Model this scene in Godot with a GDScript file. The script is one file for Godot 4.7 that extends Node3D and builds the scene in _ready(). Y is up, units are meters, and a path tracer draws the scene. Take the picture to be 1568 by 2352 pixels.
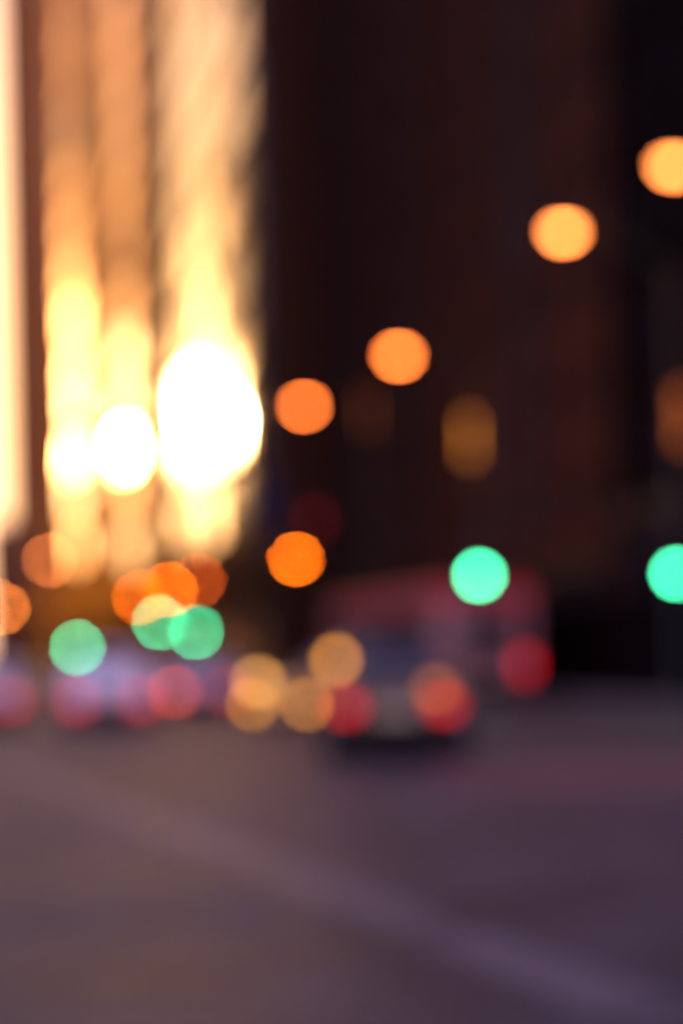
extends Node3D
# A street canyon at sunset, seen through a fast lens focused about a metre away.
# World axes: the street runs along -Z, its right-hand kerb lies at +X, the camera stands in the road at the origin.

const EYE := Vector3(0, 1.35, 0)
const FOCAL := 3730.0          # focal length in units of a 1568 x 2352 frame
const HORIZON := 1505.0
var cam: Camera3D
var rng := RandomNumberGenerator.new()
var M := {}
var taken := {}

# ------------------------------------------------------------------ helpers
func lin(r: float, g: float, b: float) -> Color:
	return Color(r, g, b).linear_to_srgb()

func mat(called: String, c: Color, rough := 0.7, metal := 0.0, tex: Texture2D = null, scale := 1.0, bump: Texture2D = null, bump_cm := 0.0) -> StandardMaterial3D:
	var m := StandardMaterial3D.new()
	m.resource_name = called
	m.albedo_color = c
	m.roughness = rough
	m.metallic = metal
	m.cull_mode = BaseMaterial3D.CULL_DISABLED
	if tex or bump:
		m.uv1_triplanar = true
		m.uv1_world_triplanar = true
		m.uv1_scale = Vector3.ONE * scale
	if tex:
		m.albedo_texture = tex
	if bump:
		m.heightmap_enabled = true
		m.heightmap_texture = bump
		m.heightmap_scale = bump_cm
	M[called] = m
	return m

func glow(called: String, c: Color, energy: float) -> StandardMaterial3D:
	var m := mat(called, Color(0.5, 0.5, 0.5) * c, 0.4)
	m.emission_enabled = true
	m.emission = c
	m.emission_energy_multiplier = energy
	return m

func paint(called: String, c: Color) -> StandardMaterial3D:
	var m := mat(called, c, 0.35)
	m.clearcoat_enabled = true
	m.clearcoat = 0.8
	m.clearcoat_roughness = 0.08
	return m

func noise_tex(freq: float, lo: Color, hi: Color, s := 7, octaves := 5) -> NoiseTexture2D:
	var n := FastNoiseLite.new()
	n.noise_type = FastNoiseLite.TYPE_SIMPLEX_SMOOTH
	n.frequency = freq
	n.seed = s
	n.fractal_octaves = octaves
	var t := NoiseTexture2D.new()
	t.width = 512
	t.height = 512
	t.seamless = true
	t.noise = n
	var g := Gradient.new()
	g.set_color(0, lo)
	g.set_color(1, hi)
	t.color_ramp = g
	return t

func begin() -> SurfaceTool:
	var st := SurfaceTool.new()
	st.begin(Mesh.PRIMITIVE_TRIANGLES)
	st.set_smooth_group(-1)
	return st

func quad(st: SurfaceTool, a: Vector3, b: Vector3, c: Vector3, d: Vector3) -> void:
	for v in [a, b, c, a, c, d]:
		st.add_vertex(v)

func box(st: SurfaceTool, c: Vector3, s: Vector3, turn := Basis()) -> void:
	var h := s / 2.0
	var p := []
	for x in [-1, 1]:
		for y in [-1, 1]:
			for z in [-1, 1]:
				p.append(c + turn * Vector3(x * h.x, y * h.y, z * h.z))
	for f in [[0, 1, 3, 2], [4, 6, 7, 5], [0, 4, 5, 1], [2, 3, 7, 6], [0, 2, 6, 4], [1, 5, 7, 3]]:
		quad(st, p[f[0]], p[f[1]], p[f[2]], p[f[3]])

func bevel_box(st: SurfaceTool, c: Vector3, s: Vector3, b: float) -> void:
	# a box with its twelve edges cut at 45 degrees
	var h := s / 2.0
	var rings := []
	for l in [[-h.y, -b], [-h.y + b, 0.0], [h.y - b, 0.0], [h.y, -b]]:
		var x: float = h.x + l[1]
		var z: float = h.z + l[1]
		var ring := []
		for q in [[x, z - b], [x - b, z], [-x + b, z], [-x, z - b], [-x, -z + b], [-x + b, -z], [x - b, -z], [x, -z + b]]:
			ring.append(c + Vector3(q[0], l[0], q[1]))
		rings.append(ring)
	skin(st, rings, true)

func skin(st: SurfaceTool, rings: Array, caps := true, smooth := false) -> void:
	if smooth:
		st.set_smooth_group(1)
	for k in rings.size() - 1:
		var a: Array = rings[k]
		var b: Array = rings[k + 1]
		for i in a.size():
			var j: int = (i + 1) % a.size()
			quad(st, a[i], b[i], b[j], a[j])
	st.set_smooth_group(-1)
	if caps:
		for e in [rings[0], rings[-1]]:
			var mid := Vector3.ZERO
			for v in e:
				mid += v
			mid /= e.size()
			for i in e.size():
				st.add_vertex(mid)
				st.add_vertex(e[i])
				st.add_vertex(e[(i + 1) % e.size()])

func circle(c: Vector3, axis: Vector3, r: float, n: int) -> Array:
	var u := axis.cross(Vector3.UP if absf(axis.y) < 0.9 else Vector3.RIGHT).normalized()
	var v := axis.cross(u).normalized()
	var out := []
	for i in n:
		var t := TAU * i / n
		out.append(c + (u * cos(t) + v * sin(t)) * r)
	return out

func tube(st: SurfaceTool, pts: Array, radii: Array, n := 10) -> void:
	var rings := []
	for i in pts.size():
		var d: Vector3 = (pts[mini(i + 1, pts.size() - 1)] - pts[maxi(i - 1, 0)]).normalized()
		rings.append(circle(pts[i], d, radii[i], n))
	skin(st, rings, true, true)

func ball(st: SurfaceTool, c: Vector3, r: Vector3, lo := -90.0, hi := 90.0, n := 14) -> void:
	var rings := []
	for k in 8:
		var e := deg_to_rad(lerpf(lo, hi, k / 7.0))
		var ring := []
		for i in n:
			var t := TAU * i / n
			ring.append(c + Vector3(cos(t) * cos(e) * r.x, sin(e) * r.y, sin(t) * cos(e) * r.z))
		rings.append(ring)
	skin(st, rings, true, true)

func mesh_of(st: SurfaceTool) -> ArrayMesh:
	st.generate_normals()
	return st.commit()

func put(called: String, m: Mesh, material: Material, parent: Node = self, at := Vector3.ZERO) -> MeshInstance3D:
	var o := MeshInstance3D.new()
	o.name = called if parent != self else numbered(called)
	o.mesh = m
	o.material_override = material
	o.position = at
	parent.add_child(o, true)
	return o

func part(st: SurfaceTool, called: String, material: Material, parent: Node = self) -> MeshInstance3D:
	return put(called, mesh_of(st), material, parent)

func numbered(called: String) -> String:
	var n: int = taken.get(called, 0)
	taken[called] = n + 1
	return called if n == 0 else "%s_%03d" % [called, n]

func thing(called: String, label: String, category: String, at := Vector3.ZERO, turn := 0.0, group := "") -> Node3D:
	var o := Node3D.new()
	o.name = numbered(called)
	add_child(o)
	o.position = at
	o.rotation.y = turn
	tag(o, label, category, group)
	return o

func tag(o: Node, label: String, category: String, group := "") -> void:
	o.set_meta("label", label)
	o.set_meta("category", category)
	if group:
		o.set_meta("group", group)

func copy_of(src: Node3D, called: String, label: String, at: Vector3, turn := 0.0) -> Node3D:
	var c: Node3D = src.duplicate()
	c.name = numbered(called)
	add_child(c)
	c.position = at
	c.rotation.y = turn
	c.set_meta("label", label)
	return c

func structure(st: SurfaceTool, called: String, material: Material) -> MeshInstance3D:
	var o := part(st, called, material)
	o.set_meta("kind", "structure")
	return o

# directions and places measured in the photograph, turned into metres in the street
func ray(u: float, v: float) -> Vector3:
	return cam.basis * Vector3((u - 784.0) / FOCAL, (HORIZON - v) / FOCAL, -1.0)

func spot(u: float, v: float, depth: float) -> Vector3:
	return EYE + ray(u, v) * depth

func ground_spot(u: float, depth: float) -> Vector3:
	var p := spot(u, HORIZON, depth)
	p.y = 0.0
	return p

func on_line(u: float, v: float, x: float) -> Vector3:
	var d := ray(u, v)
	return EYE + d * (x / d.x)

func lit_at(u: float, v: float, x: float, bright: float) -> Vector4:
	var p := on_line(u, v, x)
	return Vector4(p.x, p.y, p.z, bright)

# ------------------------------------------------------------------ scene
func _ready() -> void:
	rng.seed = 20240
	set_view()
	set_light()
	make_materials()
	build_ground()
	build_buildings()
	build_trees()
	build_lamps()
	build_signals()
	build_vehicles()
	build_small_things()

func set_view() -> void:
	cam = Camera3D.new()
	cam.name = "camera"
	add_child(cam)
	cam.position = EYE
	cam.rotation_degrees = Vector3(0, -13.77, -1.15)
	var lens := CameraAttributesPhysical.new()
	lens.frustum_focal_length = 38.06
	lens.frustum_focus_distance = 1.0
	lens.frustum_near = 0.05
	lens.frustum_far = 4000.0
	lens.exposure_aperture = 1.10
	cam.attributes = lens
	cam.near = 0.05
	cam.far = 4000.0
	var half := 1176.0 / FOCAL
	cam.projection = Camera3D.PROJECTION_FRUSTUM
	cam.size = 2.0 * cam.near * half
	cam.frustum_offset = Vector2(0, cam.near * (HORIZON - 1176.0) / FOCAL)
	cam.current = true

func set_light() -> void:
	var sky := ProceduralSkyMaterial.new()
	sky.sky_top_color = lin(0.115, 0.11, 0.29)
	sky.sky_horizon_color = lin(0.58, 0.42, 0.60)
	sky.sky_curve = 0.25
	sky.ground_bottom_color = lin(0.05, 0.045, 0.05)
	sky.ground_horizon_color = lin(0.3, 0.2, 0.18)
	sky.sun_angle_max = 50.0
	sky.sun_curve = 0.46
	var e := Environment.new()
	e.background_mode = Environment.BG_SKY
	e.sky = Sky.new()
	e.sky.sky_material = sky
	e.tonemap_mode = Environment.TONE_MAPPER_LINEAR
	e.tonemap_exposure = 3.4
	e.sdfgi_enabled = true
	e.ssao_enabled = true
	e.ssil_enabled = true
	var w := WorldEnvironment.new()
	w.name = "world_environment"
	w.environment = e
	add_child(w)
	# the sun stands left of the frame; the glazed bays far down the right-hand side mirror it
	var d := ray(450, 965)
	var sun := DirectionalLight3D.new()
	sun.name = "sun"
	sun.light_color = lin(1.0, 0.51, 0.18)
	sun.light_energy = 1.6
	sun.light_angular_distance = 0.6
	sun.shadow_enabled = true
	add_child(sun)
	sun.look_at_from_position(Vector3.ZERO, Vector3(d.x, -d.y, -d.z))

func make_materials() -> void:
	var fine := noise_tex(0.09, Color(0.72, 0.72, 0.72), Color(1, 1, 1), 3)
	var coarse := noise_tex(0.012, Color(0.5, 0.48, 0.47), Color(1, 1, 1), 11, 6)
	var grain := noise_tex(0.3, Color(0, 0, 0), Color(1, 1, 1), 5, 3)
	var a := mat("asphalt", lin(0.057, 0.051, 0.057), 0.64, 0.0, coarse, 0.11, grain, 1.0)
	a.metallic_specular = 0.5
	mat("pale_asphalt", lin(0.085, 0.078, 0.08), 0.7, 0.0, coarse, 0.2)
	mat("dark_asphalt", lin(0.035, 0.032, 0.036), 0.66, 0.0, coarse, 0.2)
	mat("concrete", lin(0.085, 0.078, 0.075), 0.8, 0.0, fine, 0.4, grain, 0.4)
	mat("kerb_stone", lin(0.24, 0.23, 0.22), 0.75, 0.0, fine, 0.7)
	mat("road_paint", lin(0.25, 0.23, 0.23), 0.6, 0.0, noise_tex(0.05, Color(0.35, 0.35, 0.35), Color(1, 1, 1), 9), 0.5)
	mat("red_surfacing", lin(0.26, 0.095, 0.09), 0.7, 0.0, coarse, 0.3)
	mat("earth", lin(0.07, 0.06, 0.055), 0.9, 0.0, coarse, 0.02)
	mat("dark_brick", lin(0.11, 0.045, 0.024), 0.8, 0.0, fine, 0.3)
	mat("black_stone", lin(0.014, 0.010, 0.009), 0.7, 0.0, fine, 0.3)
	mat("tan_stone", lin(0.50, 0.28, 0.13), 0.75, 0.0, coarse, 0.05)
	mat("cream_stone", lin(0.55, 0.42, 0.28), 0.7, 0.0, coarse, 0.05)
	mat("brown_brick", lin(0.22, 0.11, 0.065), 0.8, 0.0, coarse, 0.05)
	mat("brown_stone", lin(0.10, 0.068, 0.052), 0.9, 0.0, coarse, 0.08)
	mat("grey_stone", lin(0.10, 0.085, 0.08), 0.8, 0.0, coarse, 0.08)
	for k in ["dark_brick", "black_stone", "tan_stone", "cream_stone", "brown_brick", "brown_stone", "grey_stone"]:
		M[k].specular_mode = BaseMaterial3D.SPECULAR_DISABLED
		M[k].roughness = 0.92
	mat("window_frame", lin(0.03, 0.025, 0.022), 0.5)
	mat("window_glass", lin(0.010, 0.011, 0.013), 0.08)
	mat("bright_glass", lin(0.05, 0.04, 0.03), 0.125)
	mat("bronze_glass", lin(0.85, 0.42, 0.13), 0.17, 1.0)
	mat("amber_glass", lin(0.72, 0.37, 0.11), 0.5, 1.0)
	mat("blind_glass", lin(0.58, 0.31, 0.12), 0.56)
	mat("steel", lin(0.12, 0.12, 0.12), 0.45, 0.6)
	mat("black_metal", lin(0.015, 0.015, 0.015), 0.45)
	mat("green_metal", lin(0.012, 0.03, 0.02), 0.5)
	mat("bark", lin(0.045, 0.032, 0.024), 0.9, 0.0, fine, 1.5)
	var leaf := mat("leaf", lin(0.09, 0.055, 0.018), 0.7)
	leaf.backlight_enabled = true
	leaf.backlight = lin(0.40, 0.20, 0.04)
	mat("rubber", lin(0.012, 0.012, 0.012), 0.85)
	mat("alloy", lin(0.35, 0.35, 0.36), 0.3, 0.9)
	mat("car_glass", lin(0.012, 0.013, 0.016), 0.04)
	mat("plastic", lin(0.008, 0.007, 0.007), 0.7)
	M.plastic.metallic_specular = 0.25
	mat("plate", lin(0.55, 0.5, 0.3), 0.5)
	mat("chrome", lin(0.6, 0.6, 0.6), 0.15, 1.0)
	mat("unlit_lamp", lin(0.25, 0.24, 0.22), 0.15)
	mat("unlit_red", lin(0.06, 0.004, 0.004), 0.2)
	mat("unlit_amber", lin(0.08, 0.03, 0.004), 0.2)
	paint("white_paint", lin(0.80, 0.78, 0.80))
	paint("silver_paint", lin(0.52, 0.52, 0.56))
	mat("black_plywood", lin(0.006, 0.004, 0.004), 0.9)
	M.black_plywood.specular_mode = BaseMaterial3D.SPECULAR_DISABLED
	mat("tan_paint", lin(0.15, 0.092, 0.035), 0.5)
	paint("yellow_paint", lin(0.55, 0.28, 0.02))
	mat("bus_white", lin(0.38, 0.17, 0.16), 0.5)
	mat("bus_red", lin(0.42, 0.03, 0.04), 0.55)
	glow("sodium_light", lin(1.0, 0.25, 0.05), 11.0)
	glow("near_sodium_light", lin(1.0, 0.25, 0.05), 8.0)
	glow("sodium_light_far", lin(1.0, 0.20, 0.03), 16.0)
	glow("deep_orange_light", lin(1.0, 0.17, 0.002), 55.0)
	glow("far_orange_light", lin(1.0, 0.14, 0.004), 40.0)
	glow("far_bright_orange_light", lin(1.0, 0.15, 0.002), 52.0)
	glow("far_dim_orange_light", lin(1.0, 0.13, 0.012), 24.0)
	glow("far_edge_light", lin(1.0, 0.24, 0.03), 55.0)
	glow("far_pink_light", lin(1.0, 0.24, 0.06), 30.0)
	glow("green_light", lin(0.06, 1.0, 0.42), 16.0)
	mat("blue_cloth", lin(0.03, 0.026, 0.075), 0.8)
	glow("red_sign_light", lin(1.0, 0.03, 0.06), 0.12)
	glow("faint_red_light", lin(1.0, 0.02, 0.03), 0.3)
	glow("tail_light", lin(1.0, 0.0, 0.006), 0.72)
	glow("deep_tail_light", lin(1.0, 0.0, 0.004), 0.9)
	glow("dim_tail_light", lin(1.0, 0.0, 0.01), 0.7)
	glow("brake_light", lin(1.0, 0.09, 0.03), 2.6)
	glow("head_light", lin(1.0, 0.44, 0.10), 2.5)
	glow("amber_light", lin(1.0, 0.36, 0.03), 2.8)
	glow("dim_amber_light", lin(1.0, 0.26, 0.03), 0.6)
	glow("lit_window", lin(1.0, 0.30, 0.035), 0.7)
	glow("dim_lit_window", lin(1.0, 0.21, 0.035), 0.27)

# ------------------------------------------------------------------ ground
func build_ground() -> void:
	var st := begin()
	quad(st, Vector3(-900, -0.03, 300), Vector3(-900, -0.03, -2500), Vector3(900, -0.03, -2500), Vector3(900, -0.03, 300))
	structure(st, "ground", M.earth)
	st = begin()
	quad(st, Vector3(-9, 0, 60), Vector3(-9, 0, -900), Vector3(16, 0, -900), Vector3(16, 0, 60))
	structure(st, "road", M.asphalt)
	for s in [[16.0, 16.22, 22.6, "pavement"], [-9.0, -9.22, -12.0, "pavement"]]:
		st = begin()
		box(st, Vector3((s[1] + s[2]) / 2, 0.05, -420), Vector3(absf(s[2] - s[1]), 0.16, 960))
		structure(st, s[3], M.concrete)
		st = begin()
		box(st, Vector3((s[0] + s[1]) / 2, 0.045, -420), Vector3(0.22, 0.175, 959))
		structure(st, "kerb", M.kerb_stone)
	# a worn broad line that runs across the foreground, and a dull red strip across the road
	st = begin()
	var la := ground_spot(-60, 24.0)
	var lb := ground_spot(1560, 5.75)
	var t := 0.0
	while t < 1.0:
		var e := minf(1.0, t + rng.randf_range(0.08, 0.16))
		strip(st, la.lerp(lb, t), la.lerp(lb, e), rng.randf_range(0.32, 0.44), 0.008)
		t = e + rng.randf_range(0.004, 0.012)
	var o := part(st, "road_marking", M.road_paint)
	o.set_meta("kind", "structure")
	st = begin()
	strip(st, ground_spot(1000, 17.5), ground_spot(1900, 17.5), 3.4, 0.012)
	o = part(st, "red_crossing_strip", M.red_surfacing)
	o.set_meta("kind", "structure")

	# patched asphalt
	for q in [[330.0, 13.0, 2.6, 1.4, 0.2, 0], [1250.0, 12.0, 3.2, 1.1, -0.3, 1], [620.0, 18.5, 4.0, 1.3, 0.15, 1], [1000.0, 14.2, 1.6, 1.2, 0.5, 0], [150.0, 8.6, 2.2, 0.9, -0.2, 0], [1080.0, 8.6, 1.5, 0.7, 0.3, 1]]:
		st = begin()
		var c := ground_spot(q[0], q[1])
		var d := Vector3(q[2] / 2, 0, 0).rotated(Vector3.UP, q[4])
		strip(st, c - d, c + d, q[3], 0.004)
		o = part(st, "asphalt_patch", [M.pale_asphalt, M.dark_asphalt][q[5]])
		o.set_meta("kind", "structure")

func strip(st: SurfaceTool, a: Vector3, b: Vector3, width: float, y: float) -> void:
	var side := (b - a).cross(Vector3.UP).normalized() * width / 2
	var up := Vector3(0, y, 0)
	quad(st, a - side + up, a + side + up, b + side + up, b - side + up)

# ------------------------------------------------------------------ buildings
# A block whose street face lies on local x = 0 and looks towards -x; it reaches from z = 0 to z = -long and back to x = deep.
func block(o: Node3D, long: float, high: float, deep: float, bays: int, floors: int, base_h: float, wall_mat: Material, win: Vector2, recess := 0.3, lit := [], skip := []) -> void:
	var st := begin()
	var bw := long / bays
	var fh := (high - base_h - 1.2) / floors
	var wx := minf(win.x, bw - 0.4)
	var wy := minf(win.y, fh - 0.5)
	var P := func(z: float, y: float, x := 0.0) -> Vector3: return Vector3(x, y, -z)
	var holes := []
	for i in bays:
		for j in floors:
			var z0 := bw * i
			var y0 := base_h + fh * j
			var gap := false
			for s in skip:
				if z0 + bw > s[0] and z0 < s[1]:
					gap = true
			if gap:
				quad(st, P.call(z0, y0), P.call(z0 + bw, y0), P.call(z0 + bw, y0 + fh), P.call(z0, y0 + fh))
				continue
			var a := z0 + (bw - wx) / 2
			var b := a + wx
			var c := y0 + (fh - wy) * 0.45
			var d := c + wy
			holes.append([i, j, (a + b) / 2, (c + d) / 2])
			quad(st, P.call(z0, y0), P.call(z0 + bw, y0), P.call(z0 + bw, c), P.call(z0, c))
			quad(st, P.call(z0, d), P.call(z0 + bw, d), P.call(z0 + bw, y0 + fh), P.call(z0, y0 + fh))
			quad(st, P.call(z0, c), P.call(a, c), P.call(a, d), P.call(z0, d))
			quad(st, P.call(b, c), P.call(z0 + bw, c), P.call(z0 + bw, d), P.call(b, d))
			quad(st, P.call(a, c), P.call(b, c), P.call(b, c, recess), P.call(a, c, recess))
			quad(st, P.call(a, d), P.call(b, d), P.call(b, d, recess), P.call(a, d, recess))
			quad(st, P.call(a, c), P.call(a, d), P.call(a, d, recess), P.call(a, c, recess))
			quad(st, P.call(b, c), P.call(b, d), P.call(b, d, recess), P.call(b, c, recess))
	var top := base_h + fh * floors
	quad(st, P.call(0, top), P.call(long, top), P.call(long, high), P.call(0, high))
	quad(st, P.call(0, 0), P.call(long, 0), P.call(long, base_h), P.call(0, base_h))
	quad(st, P.call(0, 0), P.call(0, high), P.call(0, high, deep), P.call(0, 0, deep))
	quad(st, P.call(long, 0), P.call(long, high), P.call(long, high, deep), P.call(long, 0, deep))
	quad(st, P.call(0, 0, deep), P.call(long, 0, deep), P.call(long, high, deep), P.call(0, high, deep))
	part(st, "wall", wall_mat, o)
	st = begin()
	quad(st, P.call(0, high, 0), P.call(long, high, 0), P.call(long, high, deep), P.call(0, high, deep))
	part(st, "roof", M.grey_stone, o)
	st = begin()
	box(st, Vector3(-0.25, high - 0.5, -long / 2), Vector3(0.5, 0.7, long - 0.06))
	part(st, "cornice", wall_mat, o)
	st = begin()
	box(st, Vector3(-0.12, base_h - 0.25, -long / 2), Vector3(0.24, 0.45, long - 0.06))
	part(st, "string_course", wall_mat, o)
	# windows: one frame and one pane mesh, shared
	st = begin()
	for s in [-1, 1]:
		box(st, Vector3(0, 0, s * (wx / 2 - 0.05)), Vector3(0.08, wy, 0.1))
		box(st, Vector3(0, s * (wy / 2 - 0.05), 0), Vector3(0.08, 0.1, wx - 0.2))
	box(st, Vector3(0, 0, 0), Vector3(0.06, 0.08, wx - 0.2))
	var frame := mesh_of(st)
	st = begin()
	box(st, Vector3(0.02, 0, 0), Vector3(0.02, wy - 0.12, wx - 0.12))
	var pane := mesh_of(st)
	var chosen := {}
	for l: Vector4 in lit:   # the window nearest to each given place in the street has its light on
		var best := 1e9
		var which := 0
		for k in holes.size():
			var d: float = o.to_global(Vector3(0, holes[k][3], -holes[k][2])).distance_to(Vector3(l.x, l.y, l.z))
			if d < best:
				best = d
				which = k
		chosen[which] = M.lit_window if l.w > 0.5 else M.dim_lit_window
	for k in holes.size():
		var h: Array = holes[k]
		var w := put("window", frame, M.window_frame, o, Vector3(recess - 0.03, h[3], -h[2]))
		put("pane", pane, chosen.get(k, M.window_glass), w)

func shopfronts(o: Node3D, long: float, base_h: float, count: int) -> void:
	var w := long / count
	var st := begin()
	box(st, Vector3(0, 0, 0), Vector3(0.1, base_h - 1.6, w - 0.9))
	var pane := mesh_of(st)
	st = begin()
	box(st, Vector3(0, 0, 0), Vector3(0.16, 0.6, w - 0.7))
	var fascia := mesh_of(st)
	st = begin()
	box(st, Vector3(0, 0, 0), Vector3(0.18, base_h - 1.7, 0.14))
	var mullion := mesh_of(st)
	for k in count:
		var f := put("shopfront", pane, M.window_glass, o, Vector3(-0.04, (base_h - 1.6) / 2 + 0.4, -w * (k + 0.5)))
		put("mullion", mullion, M.window_frame, f, Vector3(-0.02, 0, -w * 0.18))
		put("mullion", mullion, M.window_frame, f, Vector3(-0.02, 0, w * 0.18))
		put("fascia", fascia, M.black_metal, o, Vector3(-0.1, base_h - 0.85, -w * (k + 0.5)))

func glazed_bays(o: Node3D, from: float, to: float, across: int, y0: float, floors: int, fh: float, wall_mat: Material, m: Material, tilt: float) -> void:
	# a shallow oriel that stands proud of the wall, glazed floor by floor; panes hang a little out of true
	var w := (to - from) / across
	var st := begin()
	box(st, Vector3(-0.24, y0 + fh * floors / 2, -(from + to) / 2), Vector3(0.5, fh * floors + 0.6, to - from + 0.5))
	part(st, "oriel", wall_mat, o)
	st = begin()
	box(st, Vector3.ZERO, Vector3(0.05, fh * 0.78, w * 0.94))
	var pane := mesh_of(st)
	for i in across:
		for j in floors:
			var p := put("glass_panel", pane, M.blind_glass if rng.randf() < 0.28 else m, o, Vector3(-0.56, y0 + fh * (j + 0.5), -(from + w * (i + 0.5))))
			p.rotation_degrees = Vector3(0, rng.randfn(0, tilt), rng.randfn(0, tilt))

func build_buildings() -> void:
	# right-hand side, nearest first: two dark blocks in shade
	var st := begin()
	var o := thing("brick_building", "near-black stone building filling the right edge behind the signals", "building", Vector3(22, 0.13, -24))
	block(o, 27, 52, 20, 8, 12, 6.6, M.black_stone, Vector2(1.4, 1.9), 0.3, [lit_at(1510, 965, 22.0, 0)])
	shopfronts(o, 27, 6.6, 4)
	o = thing("brick_building", "dark brown brick building behind the bus and orange street lamps", "building", Vector3(22, 0.13, -51.2))
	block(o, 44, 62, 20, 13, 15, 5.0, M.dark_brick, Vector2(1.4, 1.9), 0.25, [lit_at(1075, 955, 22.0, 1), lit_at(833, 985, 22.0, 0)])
	shopfronts(o, 44, 5.0, 6)
	for u in [800.0, 925.0, 1200.0]:
		var z := on_line(u, 700, 22.0).z + 51.2
		st = begin()
		box(st, Vector3(-0.15, 33.0, z), Vector3(0.32, 55.0, 2.6))
		part(st, "pilaster", M.brown_stone, o)
	# farther on, three tall blocks catch the sunset
	o = thing("stone_tower", "cream stone tower with widest glare, beside the dark brick building", "building", Vector3(19, 0.13, -95.6))
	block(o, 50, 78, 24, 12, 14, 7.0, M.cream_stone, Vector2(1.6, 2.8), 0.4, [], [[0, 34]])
	st = begin()
	box(st, Vector3(12.0, 38.0, 0.2), Vector3(24.0, 76.0, 0.36))
	part(st, "party_wall", M.dark_brick, o)
	glazed_bays(o, 2.0, 33, 7, 9.0, 14, 4.8, M.cream_stone, M.bright_glass, 0.7)
	o = thing("stone_tower", "golden stone tower with one narrow column of mirrored sunlight, middle of three", "building", Vector3(19, 0.13, -146))
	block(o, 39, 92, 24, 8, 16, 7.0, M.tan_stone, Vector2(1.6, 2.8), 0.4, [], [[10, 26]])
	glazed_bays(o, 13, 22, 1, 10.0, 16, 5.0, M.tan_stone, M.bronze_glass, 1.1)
	o = thing("stone_tower", "amber stone tower with left column of stacked glints near white sky", "building", Vector3(19, 0.13, -185.4))
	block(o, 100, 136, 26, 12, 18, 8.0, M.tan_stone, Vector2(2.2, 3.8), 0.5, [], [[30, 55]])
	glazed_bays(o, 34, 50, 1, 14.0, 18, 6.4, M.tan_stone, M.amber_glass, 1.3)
	o = thing("brick_tower", "plain brown tower showing as dark upright band beside white sky", "building", Vector3(19, 0.13, -286))
	block(o, 164, 200, 26, 12, 18, 8.0, M.brown_brick, Vector2(2.2, 4.5), 0.6)
	o = thing("brick_tower", "farthest and tallest brown tower at the left edge of the towers", "building", Vector3(19, 0.13, -451))
	block(o, 34, 240, 26, 4, 20, 8.0, M.brown_brick, Vector2(2.4, 5.0), 0.6)
	# the end of the street
	for b in [[-70.0, 36.0, 58.0, "low brown far building left of the street's end"], [-30.0, 42.0, 72.0, "tallest far brown building closing the end of the street"], [18.0, 38.0, 64.0, "far brown building beside the foot of the plain brown tower"]]:
		o = thing("far_building", b[3], "building", Vector3(b[0], 0, -760))
		o.rotation.y = -PI / 2
		block(o, b[1], b[2], 30, 8, 7, 6.0, M.brown_brick, Vector2(2.2, 3.0), 0.3)
	# left-hand side, beyond the frame: it shades the road and the dark blocks
	for b in [[60.0, 70.0, 70.0], [131.0, 154.0, 84.0], [285.2, 16.2, 76.0], [302.0, 160.0, 30.0]]:
		o = thing("grey_building", ["grey office block across the street, nearest of the left row", "tallest grey office block in the left row", "narrow grey block third along the left row", "low grey block at the far end of the left row"][int(b[0] > 100) + int(b[0] > 200) + int(b[0] > 300)], "building", Vector3(-12, 0.13, -b[0] - b[1]), PI)
		block(o, b[1], b[2], 22, maxi(4, int(b[1] / 10.0)), 8, 6.0, M.grey_stone, Vector2(2.2, 3.0), 0.3)

# ------------------------------------------------------------------ trees
func build_trees() -> void:
	var protos := []
	for k in 3:
		var st := begin()
		var h := 3.1 + 0.3 * k
		tube(st, [Vector3(0, -0.1, 0), Vector3(0.05, h * 0.5, 0.03), Vector3(0.0, h, 0.08)], [0.17, 0.13, 0.1], 9)
		var tips := []
		for i in 7:
			var a := TAU * i / 7.0 + rng.randf() * 0.6
			var r := rng.randf_range(1.0, 1.9)
			var tip := Vector3(cos(a) * r, h + rng.randf_range(1.0, 3.0), sin(a) * r)
			tube(st, [Vector3(0, h * 0.85, 0.05), Vector3(cos(a) * r * 0.4, h + 0.6, sin(a) * r * 0.4), tip], [0.08, 0.05, 0.02], 6)
			tips.append(tip)
		var trunk := mesh_of(st)
		st = begin()
		for i in 2600:
			var c: Vector3 = tips[rng.randi() % tips.size()] + Vector3(rng.randfn(0, 0.55), rng.randfn(0.1, 0.5), rng.randfn(0, 0.55))
			var b := Basis.from_euler(Vector3(rng.randf() * TAU, rng.randf() * TAU, rng.randf() * TAU)) * rng.randf_range(0.09, 0.17)
			quad(st, c + b * Vector3(-1, 0, 0), c + b * Vector3(0, 0.1, -0.55), c + b * Vector3(1, 0, 0), c + b * Vector3(0, 0.1, 0.55))
		protos.append([trunk, mesh_of(st)])
	var n := 0
	var where := ["nearest the dark brick building", "second from the dark brick building", "third along, below the glare", "fourth along, below the golden towers", "fifth along, below the golden towers", "sixth along, near the far green signal", "second to last before the brown tower", "last before the brown tower"]
	for z in [88.0, 101.0, 115.0, 131.0, 150.0, 172.0, 200.0, 236.0]:
		var t := thing("street_tree", "dark leafy street tree on the right pavement, " + where[n], "tree", Vector3(17.4, 0.13, -z), rng.randf() * TAU, "street trees along the right pavement")
		var s: float = rng.randf_range(1.0, 1.2) * (1.0 + 0.0035 * (z - 88.0))
		t.scale = Vector3(s, s, s)
		put("trunk", protos[n % 3][0], M.bark, t)
		put("crown", protos[n % 3][1], M.leaf, t)
		n += 1

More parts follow.
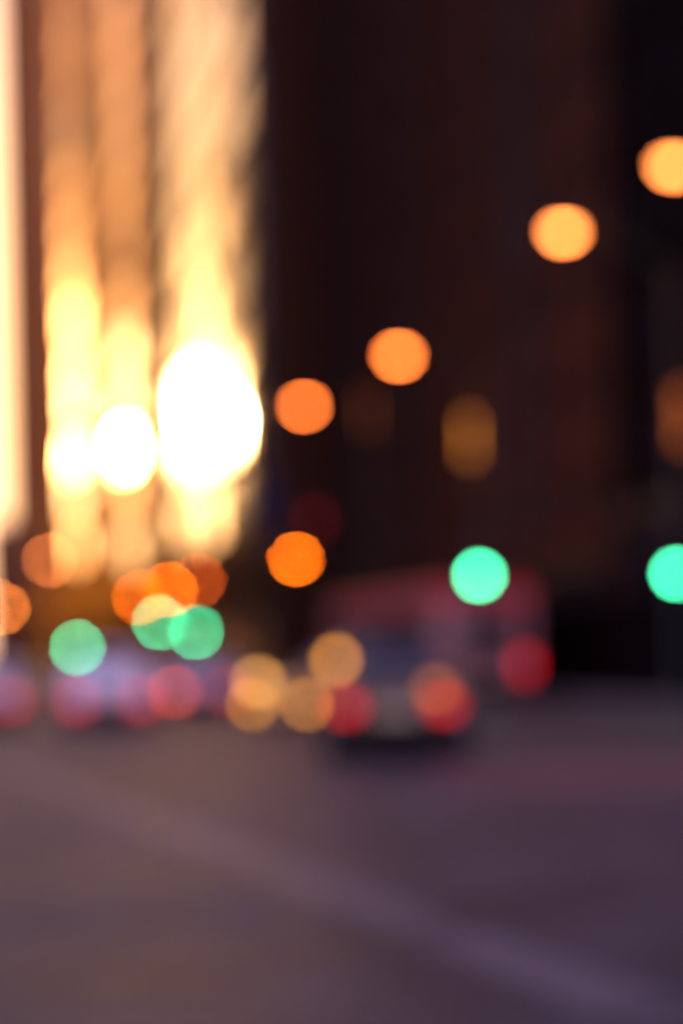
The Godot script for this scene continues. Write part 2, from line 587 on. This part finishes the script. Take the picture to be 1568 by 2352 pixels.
# ------------------------------------------------------------------ lamps
func street_lamp(called: String, label: String, bulb: Vector3, post_x: float, size: float, m: Material, energy: float, group: String) -> void:
	var base := Vector3(post_x, 0.13, bulb.z)
	var o := thing(called, label, "street lamp", base, 0.0, group)
	var l := bulb - base
	var st := begin()
	var top := l.y + 0.1
	tube(st, [Vector3(0, 0, 0), Vector3(0, 0.9, 0), Vector3(0, 0.95, 0), Vector3(0, top - 0.9, 0)], [0.15, 0.14, 0.09, 0.06], 12)
	part(st, "pole", M.green_metal, o)
	st = begin()
	bevel_box(st, Vector3(0, 0.06, 0), Vector3(0.42, 0.12, 0.42), 0.03)
	part(st, "base", M.green_metal, o)
	st = begin()
	var pts := []
	var rad := []
	for k in 9:
		var t := k / 8.0
		pts.append(Vector3(l.x * t * 0.97, top - 0.95 + 1.08 * sin(t * PI / 2) - 0.02, 0))
		rad.append(lerpf(0.05, 0.032, t))
	tube(st, pts, rad, 8)
	part(st, "arm", M.green_metal, o)
	st = begin()
	ball(st, Vector3(l.x, l.y + size * 0.12, 0), Vector3(size * 1.25, size * 0.5, size * 0.75), 0, 90)
	part(st, "lamp_head", M.steel, o)
	st = begin()
	ball(st, Vector3(l.x, l.y + size * 0.1, 0), Vector3(size, size * 0.62, size * 0.62), -90, 0)
	part(st, "lamp_bowl", m, o)
	var g := OmniLight3D.new()
	g.name = "lamp_glow"
	g.position = Vector3(l.x, l.y - size * 0.7, 0)
	g.light_color = (m as StandardMaterial3D).emission
	g.light_energy = energy
	g.light_size = size
	g.omni_range = 30.0
	g.omni_attenuation = 2.0
	g.shadow_enabled = true
	o.add_child(g)

func build_lamps() -> void:
	var tall := "tall curved-arm lamps along the right pavement"
	var k := 0
	for a in [[1545.0, 380.0, "tall orange street lamp cut by the right edge"], [1293.0, 532.0, "tall orange street lamp, brightest whole disc, upper right"], [915.0, 816.0, "tall orange street lamp above the bus"], [698.0, 932.0, "tall orange street lamp nearest the bright glare"]]:
		street_lamp("street_lamp", a[2], on_line(a[0], a[1], 14.0), 16.7, [0.24, 0.24, 0.24, 0.25][k], M.near_sodium_light if k == 0 else M.sodium_light if k < 2 else M.sodium_light_far, 2.5, tall)
		k += 1
	var low := "low orange lamps along the right pavement"
	for a in [[680.0, 1283.0, 0.17, "low deep-orange lamp standing alone above the headlights", M.deep_orange_light], [455.0, 1333.0, 0.2, "low dim red-brown lamp, rightmost of the far three", M.far_dim_orange_light], [390.0, 1353.0, 0.24, "low vivid orange lamp, middle of the far three", M.far_bright_orange_light], [322.0, 1372.0, 0.27, "low orange lamp, leftmost of the far three", M.far_orange_light]]:
		street_lamp("low_street_lamp", a[3], on_line(a[0], a[1], 15.0), 16.6, a[2], a[4], 0.1, low)
	var isl := "far lamps on the traffic island"
	for a in [[115.0, 1285.0, 0.3, "far pinkish orange lamp at the foot of the dark upright band"], [5.0, 1395.0, 0.5, "far orange lamp at the left edge"]]:
		var b := on_line(a[0], a[1], 10.0)
		street_lamp("island_lamp", a[3], b, 11.5, a[2], M.far_pink_light if a[0] > 50.0 else M.far_edge_light, 0.1, isl)

# ------------------------------------------------------------------ signals
func signal_post(label: String, green: Vector3, lens_r: float, group: String) -> void:
	# a post with a three-lens head facing the camera; `green` is the centre of its lit bottom lens
	var away := (green - EYE)
	var o := thing("traffic_signal", label, "traffic light", Vector3(green.x, 0.0, green.z), atan2(-away.x, -away.z), group)
	var y := green.y
	var r := lens_r
	var st := begin()
	tube(st, [Vector3(0, 0, -r * 2.2), Vector3(0, 0.5, -r * 2.2), Vector3(0, 0.55, -r * 2.2), Vector3(0, y + r * 7.5, -r * 2.2)], [0.1, 0.1, 0.06, 0.055], 10)
	part(st, "pole", M.green_metal, o)
	st = begin()
	bevel_box(st, Vector3(0, y + r * 2.6, -r * 0.9), Vector3(r * 2.7, r * 8.0, r * 1.6), r * 0.2)
	part(st, "housing", M.black_metal, o)
	st = begin()
	box(st, Vector3(0, y + r * 0.6, -r * 1.9), Vector3(0.08, 0.08, r * 0.7))
	box(st, Vector3(0, y + r * 4.6, -r * 1.9), Vector3(0.08, 0.08, r * 0.7))
	part(st, "bracket", M.green_metal, o)
	for k in 3:
		st = begin()
		tube(st, [Vector3(0, 0, -0.02), Vector3(0, 0, r * 0.1), Vector3(0, 0, r * 0.18)], [r, r * 0.95, r * 0.4], 18)
		var l := put("lens", mesh_of(st), [M.green_light, M.unlit_amber, M.unlit_red][k], o, Vector3(0, y + k * r * 2.6, 0))
		if k == 0:
			l.set_meta("label", "lit green lens at the bottom of the head")
		st = begin()
		var rings := []
		for z in [-0.05, 1.3]:
			var ring := []
			for i in 13:
				var t := lerpf(-0.35, PI + 0.35, i / 12.0)
				ring.append(Vector3(cos(t) * r * 1.12, sin(t) * r * 1.12, z * r))
			for i in 13:
				var t := lerpf(PI + 0.35, -0.35, i / 12.0)
				ring.append(Vector3(cos(t) * r * 1.06, sin(t) * r * 1.06, z * r))
			rings.append(ring)
		skin(st, rings, false)
		put("visor", mesh_of(st), M.black_metal, o, Vector3(0, y + k * r * 2.6, 0))
	var g := OmniLight3D.new()
	g.name = "signal_glow"
	g.position = Vector3(0, y, r * 0.6)
	g.light_color = lin(0.06, 1.0, 0.42)
	g.light_energy = 0.01
	g.light_size = r
	g.omni_range = 15.0
	g.omni_attenuation = 2.0
	g.shadow_enabled = true
	o.add_child(g)

func build_signals() -> void:
	var near := "green signals near the bus"
	signal_post("green traffic light standing in front of the bus", spot(1100, 1322, 36.0), 0.105, near)
	signal_post("green traffic light cut by the right edge", spot(1552, 1318, 36.0), 0.105, near)
	var far := "green signals far down the street"
	signal_post("far green traffic light, rightmost of the overlapping pair", spot(450, 1452, 100.0), 0.17, far)
	signal_post("far green traffic light, leftmost of the overlapping pair", spot(367, 1430, 108.0), 0.18, far)
	signal_post("far green traffic light standing alone at left above the white car", spot(178, 1487, 130.0), 0.22, far)

# ------------------------------------------------------------------ vehicles
# Local axes: nose towards -z, wheels on y = 0.
func car(called: String, label: String, category: String, at: Vector3, turn: float, p: Dictionary) -> Node3D:
	var o := thing(called, label, category, at, turn, "cars on the road")
	var L: float = p.get("L", 4.6)
	var W: float = p.get("W", 1.8)
	var H: float = p.get("H", 1.45)
	var belt: float = p.get("belt", 0.92)
	var suv: bool = p.get("suv", false)
	var pm: Material = p.paint
	var w2 := W / 2
	var st := begin()
	var rings := []
	var tail := belt + 0.02
	for s in [[-0.5, 0.80, 0.34, belt * 0.62], [-0.485, 0.90, 0.24, belt * 0.70], [-0.44, 0.965, 0.19, belt * 0.78], [-0.36, 1.0, 0.18, belt * 0.85], [-0.20, 1.0, 0.18, belt * 0.95], [-0.05, 1.0, 0.18, belt], [0.25, 1.0, 0.18, belt + 0.02], [0.42, 0.98, 0.20, tail], [0.475, 0.94, 0.24, tail - 0.02], [0.497, 0.89, 0.30, tail - 0.08], [0.5, 0.84, 0.42, tail - 0.2]]:
		var z: float = s[0] * L
		var w: float = s[1] * w2
		var y0: float = s[2]
		var y1: float = s[3]
		var prof := [[0.0, y0], [0.86 * w, y0], [0.96 * w, y0 + 0.1], [w, lerpf(y0, y1, 0.5)], [0.985 * w, y1 - 0.14], [0.93 * w, y1 - 0.03], [0.84 * w, y1], [0.4 * w, y1 + 0.025], [0.0, y1 + 0.03]]
		var ring := []
		for q in prof:
			ring.append(Vector3(q[0], q[1], z))
		for i in range(prof.size() - 2, 0, -1):
			ring.append(Vector3(-prof[i][0], prof[i][1], z))
		rings.append(ring)
	skin(st, rings, true, true)
	part(st, "body", pm, o)
	# greenhouse: belt ring to roof ring
	var zf := -0.19 * L
	var zr := (0.485 if suv else 0.34) * L
	var tf := -0.03 * L
	var tr := (0.43 if suv else 0.19) * L
	var lo := [Vector3(0.84 * w2, belt, zf), Vector3(0.84 * w2, belt, zr), Vector3(-0.84 * w2, belt, zr), Vector3(-0.84 * w2, belt, zf)]
	var hi := [Vector3(0.66 * w2, H - 0.05, tf), Vector3(0.66 * w2, H - 0.05, tr), Vector3(-0.66 * w2, H - 0.05, tr), Vector3(-0.66 * w2, H - 0.05, tf)]
	st = begin()
	rings = []
	for s in [[0.0, 0.0], [0.5, 0.025], [0.93, 0.0], [1.0, -0.03], [1.08, -0.12], [1.1, -0.4]]:
		var ring := []
		for i in 4:
			var a: Vector3 = lo[i].lerp(hi[i], minf(s[0], 1.0)) + Vector3.UP * maxf(0.0, s[0] - 1.0) * 0.5
			a.x += signf(a.x) * s[1] * 1.0
			a.z += (1.0 if i == 1 or i == 2 else -1.0) * s[1] * 0.7
			var b: Vector3 = lo[(i + 1) % 4].lerp(hi[(i + 1) % 4], minf(s[0], 1.0)) + Vector3.UP * maxf(0.0, s[0] - 1.0) * 0.5
			b.x += signf(b.x) * s[1] * 1.0
			b.z += (1.0 if (i + 1) % 4 == 1 or (i + 1) % 4 == 2 else -1.0) * s[1] * 0.7
			ring.append(a.lerp(b, 0.06))
			ring.append(a.lerp(b, 0.94))
		rings.append(ring)
	skin(st, rings, true, true)
	part(st, "cabin", pm, o)
	var panes := [["windscreen", 3, 0, 0.06, 0.94], ["rear_window", 1, 2, p.get("glass_in", 0.08), 1.0 - p.get("glass_in", 0.08)], ["side_window", 0, 1, 0.08, 0.46], ["side_window", 0, 1, 0.51, 0.9], ["side_window", 2, 3, 0.1, 0.49], ["side_window", 2, 3, 0.54, 0.92]]
	for q in panes:
		var c := []
		var sill: float = p.get("glass_low", 0.12) if q[0] == "rear_window" else 0.12
		for e in [[q[3], sill], [q[4], sill], [lerpf(0.5, q[4], 0.97), 0.9], [lerpf(0.5, q[3], 0.97), 0.9]]:
			c.append(lo[q[1]].lerp(lo[q[2]], e[0]).lerp(hi[q[1]].lerp(hi[q[2]], e[0]), e[1]))
		var n: Vector3 = (c[1] - c[0]).cross(c[3] - c[0]).normalized()
		var mid: Vector3 = (c[0] + c[2]) / 2
		if n.dot(mid - Vector3(0, mid.y - 0.2, (zf + zr) / 2)) < 0:
			n = -n
		st = begin()
		var near_ring := []
		var far_ring := []
		for v in c:
			near_ring.append(v + n * 0.0)
			far_ring.append(v + n * 0.034)
		skin(st, [near_ring, far_ring], true)
		part(st, q[0], M.car_glass, o)
	# wheels, arches
	for sx in [-1, 1]:
		for sz in [-0.31, 0.29]:
			var r := 0.33 if not suv else 0.36
			var wz: float = sz * L
			st = begin()
			tube(st, [Vector3(sx * (w2 - 0.12), r + 0.03, wz), Vector3(sx * (w2 + 0.004), r + 0.03, wz)], [r + 0.07, r + 0.07], 24)
			part(st, "wheel_arch", M.plastic, o)
			st = begin()
			tube(st, [Vector3(sx * (w2 - 0.2), r, wz), Vector3(sx * (w2 - 0.19), r, wz), Vector3(sx * (w2 + 0.01), r, wz), Vector3(sx * (w2 + 0.02), r, wz)], [r * 0.9, r, r, r * 0.9], 24)
			var wheel := part(st, "wheel", M.rubber, o)
			st = begin()
			tube(st, [Vector3(sx * (w2 + 0.018), r, wz), Vector3(sx * (w2 + 0.026), r, wz)], [r * 0.3, r * 0.26], 12)
			for k in 5:
				var d := Vector3(0, cos(TAU * k / 5), sin(TAU * k / 5))
				tube(st, [Vector3(sx * (w2 + 0.02), r, wz), Vector3(sx * (w2 + 0.022), r, wz) + d * r * 0.68], [0.035, 0.045], 6)
			part(st, "rim", M.alloy, wheel)
	# bumpers, plates, mirrors, handles
	for e in [-1, 1]:
		st = begin()
		bevel_box(st, Vector3(0, 0.36, e * (L / 2 - 0.02)), Vector3(W * 0.94, 0.36, 0.16), 0.05)
		part(st, "bumper", M.plastic, o)
		st = begin()
		box(st, Vector3(0, 0.42 if e < 0 else 0.62, e * (L / 2 + 0.068 if e < 0 else L / 2 + 0.012)), Vector3(0.46, 0.14, 0.012))
		part(st, "number_plate", M.plate, o)
		st = begin()
		ball(st, Vector3(e * (w2 + 0.08), belt + 0.08, zf + 0.35), Vector3(0.1, 0.08, 0.06))
		part(st, "wing_mirror", pm, o)
		for z in [0.02, 0.2]:
			st = begin()
			bevel_box(st, Vector3(e * (w2 * 0.985 + 0.01), belt - 0.13, z * L), Vector3(0.03, 0.035, 0.17), 0.008)
			part(st, "door_handle", M.chrome, o)
	st = begin()
	bevel_box(st, Vector3(0, belt * 0.58, -L / 2 - 0.005), Vector3(W * 0.42, 0.13, 0.04), 0.01)
	part(st, "grille", M.black_metal, o)
	# lamps: p.tail / p.head give the material of the left and right one
	var th: float = p.get("tail_h", 0.72)
	var tx: float = p.get("tail_x", 0.68)
	var tails: Array = p.get("tail", [M.unlit_red, M.unlit_red])
	var heads: Array = p.get("head", [M.unlit_lamp, M.unlit_lamp])
	var hh: float = p.get("head_h", 0.62)
	for k in 2:
		var s: float = [-1.0, 1.0][k]
		st = begin()
		bevel_box(st, Vector3(s * tx, th, L / 2 + 0.02), Vector3(p.get("tail_w", 0.26), p.get("tail_t", 0.14), 0.12), 0.02)
		part(st, "tail_light", tails[k], o)
		st = begin()
		ball(st, Vector3(s * p.get("head_x", 0.62), hh, -L / 2 + 0.03), Vector3(0.15, 0.095, 0.1))
		part(st, "headlight", heads[k], o)
	return o

func face_away(u: float, depth: float) -> float:
	# heading that points straight away from the camera
	var d := ground_spot(u, depth)
	return atan2(-d.x, -d.z)

func build_vehicles() -> void:
	build_bus()
	# the car straight ahead, tail towards us
	var at := ground_spot(905, 23.0)
	var c := car("car", "dark tan car seen from behind in front of the bus", "car", at, face_away(905, 23.0), {"L": 4.7, "W": 1.9, "H": 1.5, "paint": M.tan_paint, "tail": [M.tail_light, M.dim_tail_light], "tail_h": 0.69, "tail_x": 0.625, "tail_w": 0.24})
	var st := begin()
	bevel_box(st, Vector3(0.52, 0.89, 2.32), Vector3(0.2, 0.13, 0.08), 0.02)
	part(st, "indicator", M.dim_amber_light, c)
	# the yellow cab that turns towards us
	at = ground_spot(805, 33.5)
	c = car("yellow_cab", "yellow cab with cream headlight turning towards the viewer", "taxi", at, face_away(805, 33.5) + PI - 0.62, {"L": 4.7, "W": 1.86, "H": 1.5, "paint": M.yellow_paint, "head": [M.unlit_lamp, M.head_light], "head_h": 0.86, "head_x": 0.6})
	st = begin()
	bevel_box(st, Vector3(0, 1.58, 0.3), Vector3(0.5, 0.16, 0.2), 0.04)
	part(st, "roof_sign", M.unlit_lamp, c)
	for s in [-1, 1]:
		st = begin()
		ball(st, Vector3(s * 0.66, 0.42, -2.42), Vector3(0.11, 0.09, 0.05))
		part(st, "indicator", M.amber_light, c)
	# three pale cars at left, tails towards us
	at = ground_spot(-45, 38.0)
	car("car", "pale car cut by the left edge, one red tail light showing", "car", at, face_away(-45, 38.0), {"paint": M.white_paint, "tail": [M.deep_tail_light, M.deep_tail_light], "tail_h": 0.47, "tail_w": 0.32, "tail_x": 0.66})
	at = ground_spot(248, 36.5)
	car("car", "white car seen from behind below the lone green light", "car", at, face_away(248, 36.5), {"paint": M.white_paint, "W": 1.9, "H": 1.55, "belt": 1.0, "suv": true, "glass_low": 0.4, "glass_in": 0.14, "tail": [M.deep_tail_light, M.deep_tail_light], "tail_h": 0.47, "tail_w": 0.32, "tail_x": 0.66})
	at = ground_spot(460, 42.0)
	car("car", "silver car with bright red-orange brake light, third from the left edge", "car", at, face_away(460, 42.0), {"paint": M.silver_paint, "tail": [M.brake_light, M.deep_tail_light], "tail_h": 0.52, "tail_x": 0.64, "tail_w": 0.3})

func build_bus() -> void:
	var back := spot(1115, 1500, 42.0)
	var o := thing("bus", "white bus with red roof band seen from behind, right of centre", "bus", Vector3(back.x, 0, back.z - 6.0), 0.0)
	var W := 2.55
	var L := 12.0
	var H := 3.1
	var st := begin()
	bevel_box(st, Vector3(0, 1.55, 0), Vector3(W, 2.4, L), 0.09)
	part(st, "body", M.bus_white, o)
	st = begin()
	bevel_box(st, Vector3(0, H - 0.3, 0), Vector3(W + 0.012, 0.6, L + 0.012), 0.12)
	part(st, "roof", M.bus_red, o)
	st = begin()
	box(st, Vector3(0, 0.42, 0), Vector3(W - 0.1, 0.2, L - 0.2))
	part(st, "skirt", M.plastic, o)
	for k in 7:
		for s in [-1, 1]:
			st = begin()
			box(st, Vector3(s * (W / 2 + 0.004), 1.95, -L / 2 + 1.3 + k * 1.58), Vector3(0.03, 0.95, 1.44))
			part(st, "side_window", M.car_glass, o)
	st = begin()
	box(st, Vector3(0, 2.0, L / 2 + 0.004), Vector3(1.9, 0.8, 0.03))
	part(st, "rear_window", M.car_glass, o)
	st = begin()
	box(st, Vector3(0, 1.9, -L / 2 - 0.004), Vector3(2.3, 1.3, 0.03))
	part(st, "windscreen", M.car_glass, o)
	st = begin()
	for k in 7:
		box(st, Vector3(0, 0.85 + k * 0.09, L / 2 + 0.012), Vector3(1.3, 0.05, 0.03))
	part(st, "engine_grille", M.plastic, o)
	st = begin()
	bevel_box(st, Vector3(0, 0.5, L / 2 + 0.03), Vector3(W - 0.06, 0.24, 0.14), 0.04)
	part(st, "bumper", M.plastic, o)
	st = begin()
	box(st, Vector3(0, 0.72, L / 2 + 0.012), Vector3(0.46, 0.13, 0.012))
	part(st, "number_plate", M.plate, o)
	for s in [-1, 1]:
		st = begin()
		bevel_box(st, Vector3(s * 1.08, 1.0, L / 2 + 0.02), Vector3(0.22, 0.42, 0.05), 0.02)
		part(st, "tail_light", M.tail_light if s > 0 else M.unlit_red, o)
		st = begin()
		bevel_box(st, Vector3(s * 0.95, 2.78, L / 2 + 0.02), Vector3(0.24, 0.12, 0.05), 0.02)
		part(st, "marker_light", M.faint_red_light, o)
		for z in [-3.4, 3.1]:
			st = begin()
			tube(st, [Vector3(s * (W / 2 - 0.3), 0.48, z), Vector3(s * (W / 2 + 0.01), 0.48, z), Vector3(s * (W / 2 + 0.03), 0.48, z)], [0.48, 0.48, 0.43], 24)
			var wheel := part(st, "wheel", M.rubber, o)
			st = begin()
			tube(st, [Vector3(s * (W / 2 + 0.025), 0.48, z), Vector3(s * (W / 2 + 0.05), 0.48, z)], [0.26, 0.2], 16)
			part(st, "rim", M.alloy, wheel)

# ------------------------------------------------------------------ small things
func build_small_things() -> void:
	var at := ground_spot(772, 29.2)
	var o := thing("warning_post", "slim roadworks post with amber lamp between cab and tan car", "traffic post", at)
	var st := begin()
	tube(st, [Vector3(0, 0, 0), Vector3(0, 0.08, 0), Vector3(0, 0.09, 0), Vector3(0, 1.06, 0)], [0.2, 0.19, 0.06, 0.05], 14)
	part(st, "post", M.plastic, o)
	st = begin()
	var y := spot(772, 1517, 29.2).y
	tube(st, [Vector3(0, y, -0.05), Vector3(0, y, 0.05)], [0.1, 0.1], 16)
	part(st, "warning_lamp", M.amber_light, o)
	st = begin()
	box(st, Vector3(0, y - 0.14, 0), Vector3(0.18, 0.12, 0.1))
	part(st, "battery_case", M.plastic, o)
	# a blue banner on its own pole and a dim red sign on a bracket, both small and far
	var b := on_line(636, 1150, 16.9)
	o = thing("hanging_banner", "dark blue banner on a pole between orange lamp and trees", "banner", Vector3(b.x, 0.13, b.z))
	st = begin()
	tube(st, [Vector3(0, 0, 0), Vector3(0, b.y + 2.0, 0)], [0.07, 0.05], 10)
	part(st, "pole", M.green_metal, o)
	st = begin()
	box(st, Vector3(-0.75, b.y - 0.13, 0), Vector3(1.3, 3.2, 0.03))
	part(st, "cloth", M.blue_cloth, o)
	st = begin()
	for k in [-1, 1]:
		tube(st, [Vector3(0, b.y - 0.13 + k * 1.64, 0), Vector3(-1.45, b.y - 0.13 + k * 1.64, 0)], [0.025, 0.025], 6)
	part(st, "crossbar", M.green_metal, o)
	b = on_line(725, 1195, 20.9)
	o = thing("wall_sign", "small dim red sign on the dark brick wall above the low lamp", "sign", b)
	st = begin()
	bevel_box(st, Vector3(0, 0, -0.08), Vector3(0.7, 0.9, 0.16), 0.03)
	part(st, "case", M.black_metal, o)
	st = begin()
	box(st, Vector3(0, 0, 0.012), Vector3(0.56, 0.76, 0.02))
	part(st, "sign_face", M.red_sign_light, o)
	st = begin()
	box(st, Vector3(0.7, 0.3, -0.08), Vector3(0.78, 0.06, 0.06))
	part(st, "bracket", M.black_metal, o)
	# a black site hoarding of plywood sheets along the right-hand pavement
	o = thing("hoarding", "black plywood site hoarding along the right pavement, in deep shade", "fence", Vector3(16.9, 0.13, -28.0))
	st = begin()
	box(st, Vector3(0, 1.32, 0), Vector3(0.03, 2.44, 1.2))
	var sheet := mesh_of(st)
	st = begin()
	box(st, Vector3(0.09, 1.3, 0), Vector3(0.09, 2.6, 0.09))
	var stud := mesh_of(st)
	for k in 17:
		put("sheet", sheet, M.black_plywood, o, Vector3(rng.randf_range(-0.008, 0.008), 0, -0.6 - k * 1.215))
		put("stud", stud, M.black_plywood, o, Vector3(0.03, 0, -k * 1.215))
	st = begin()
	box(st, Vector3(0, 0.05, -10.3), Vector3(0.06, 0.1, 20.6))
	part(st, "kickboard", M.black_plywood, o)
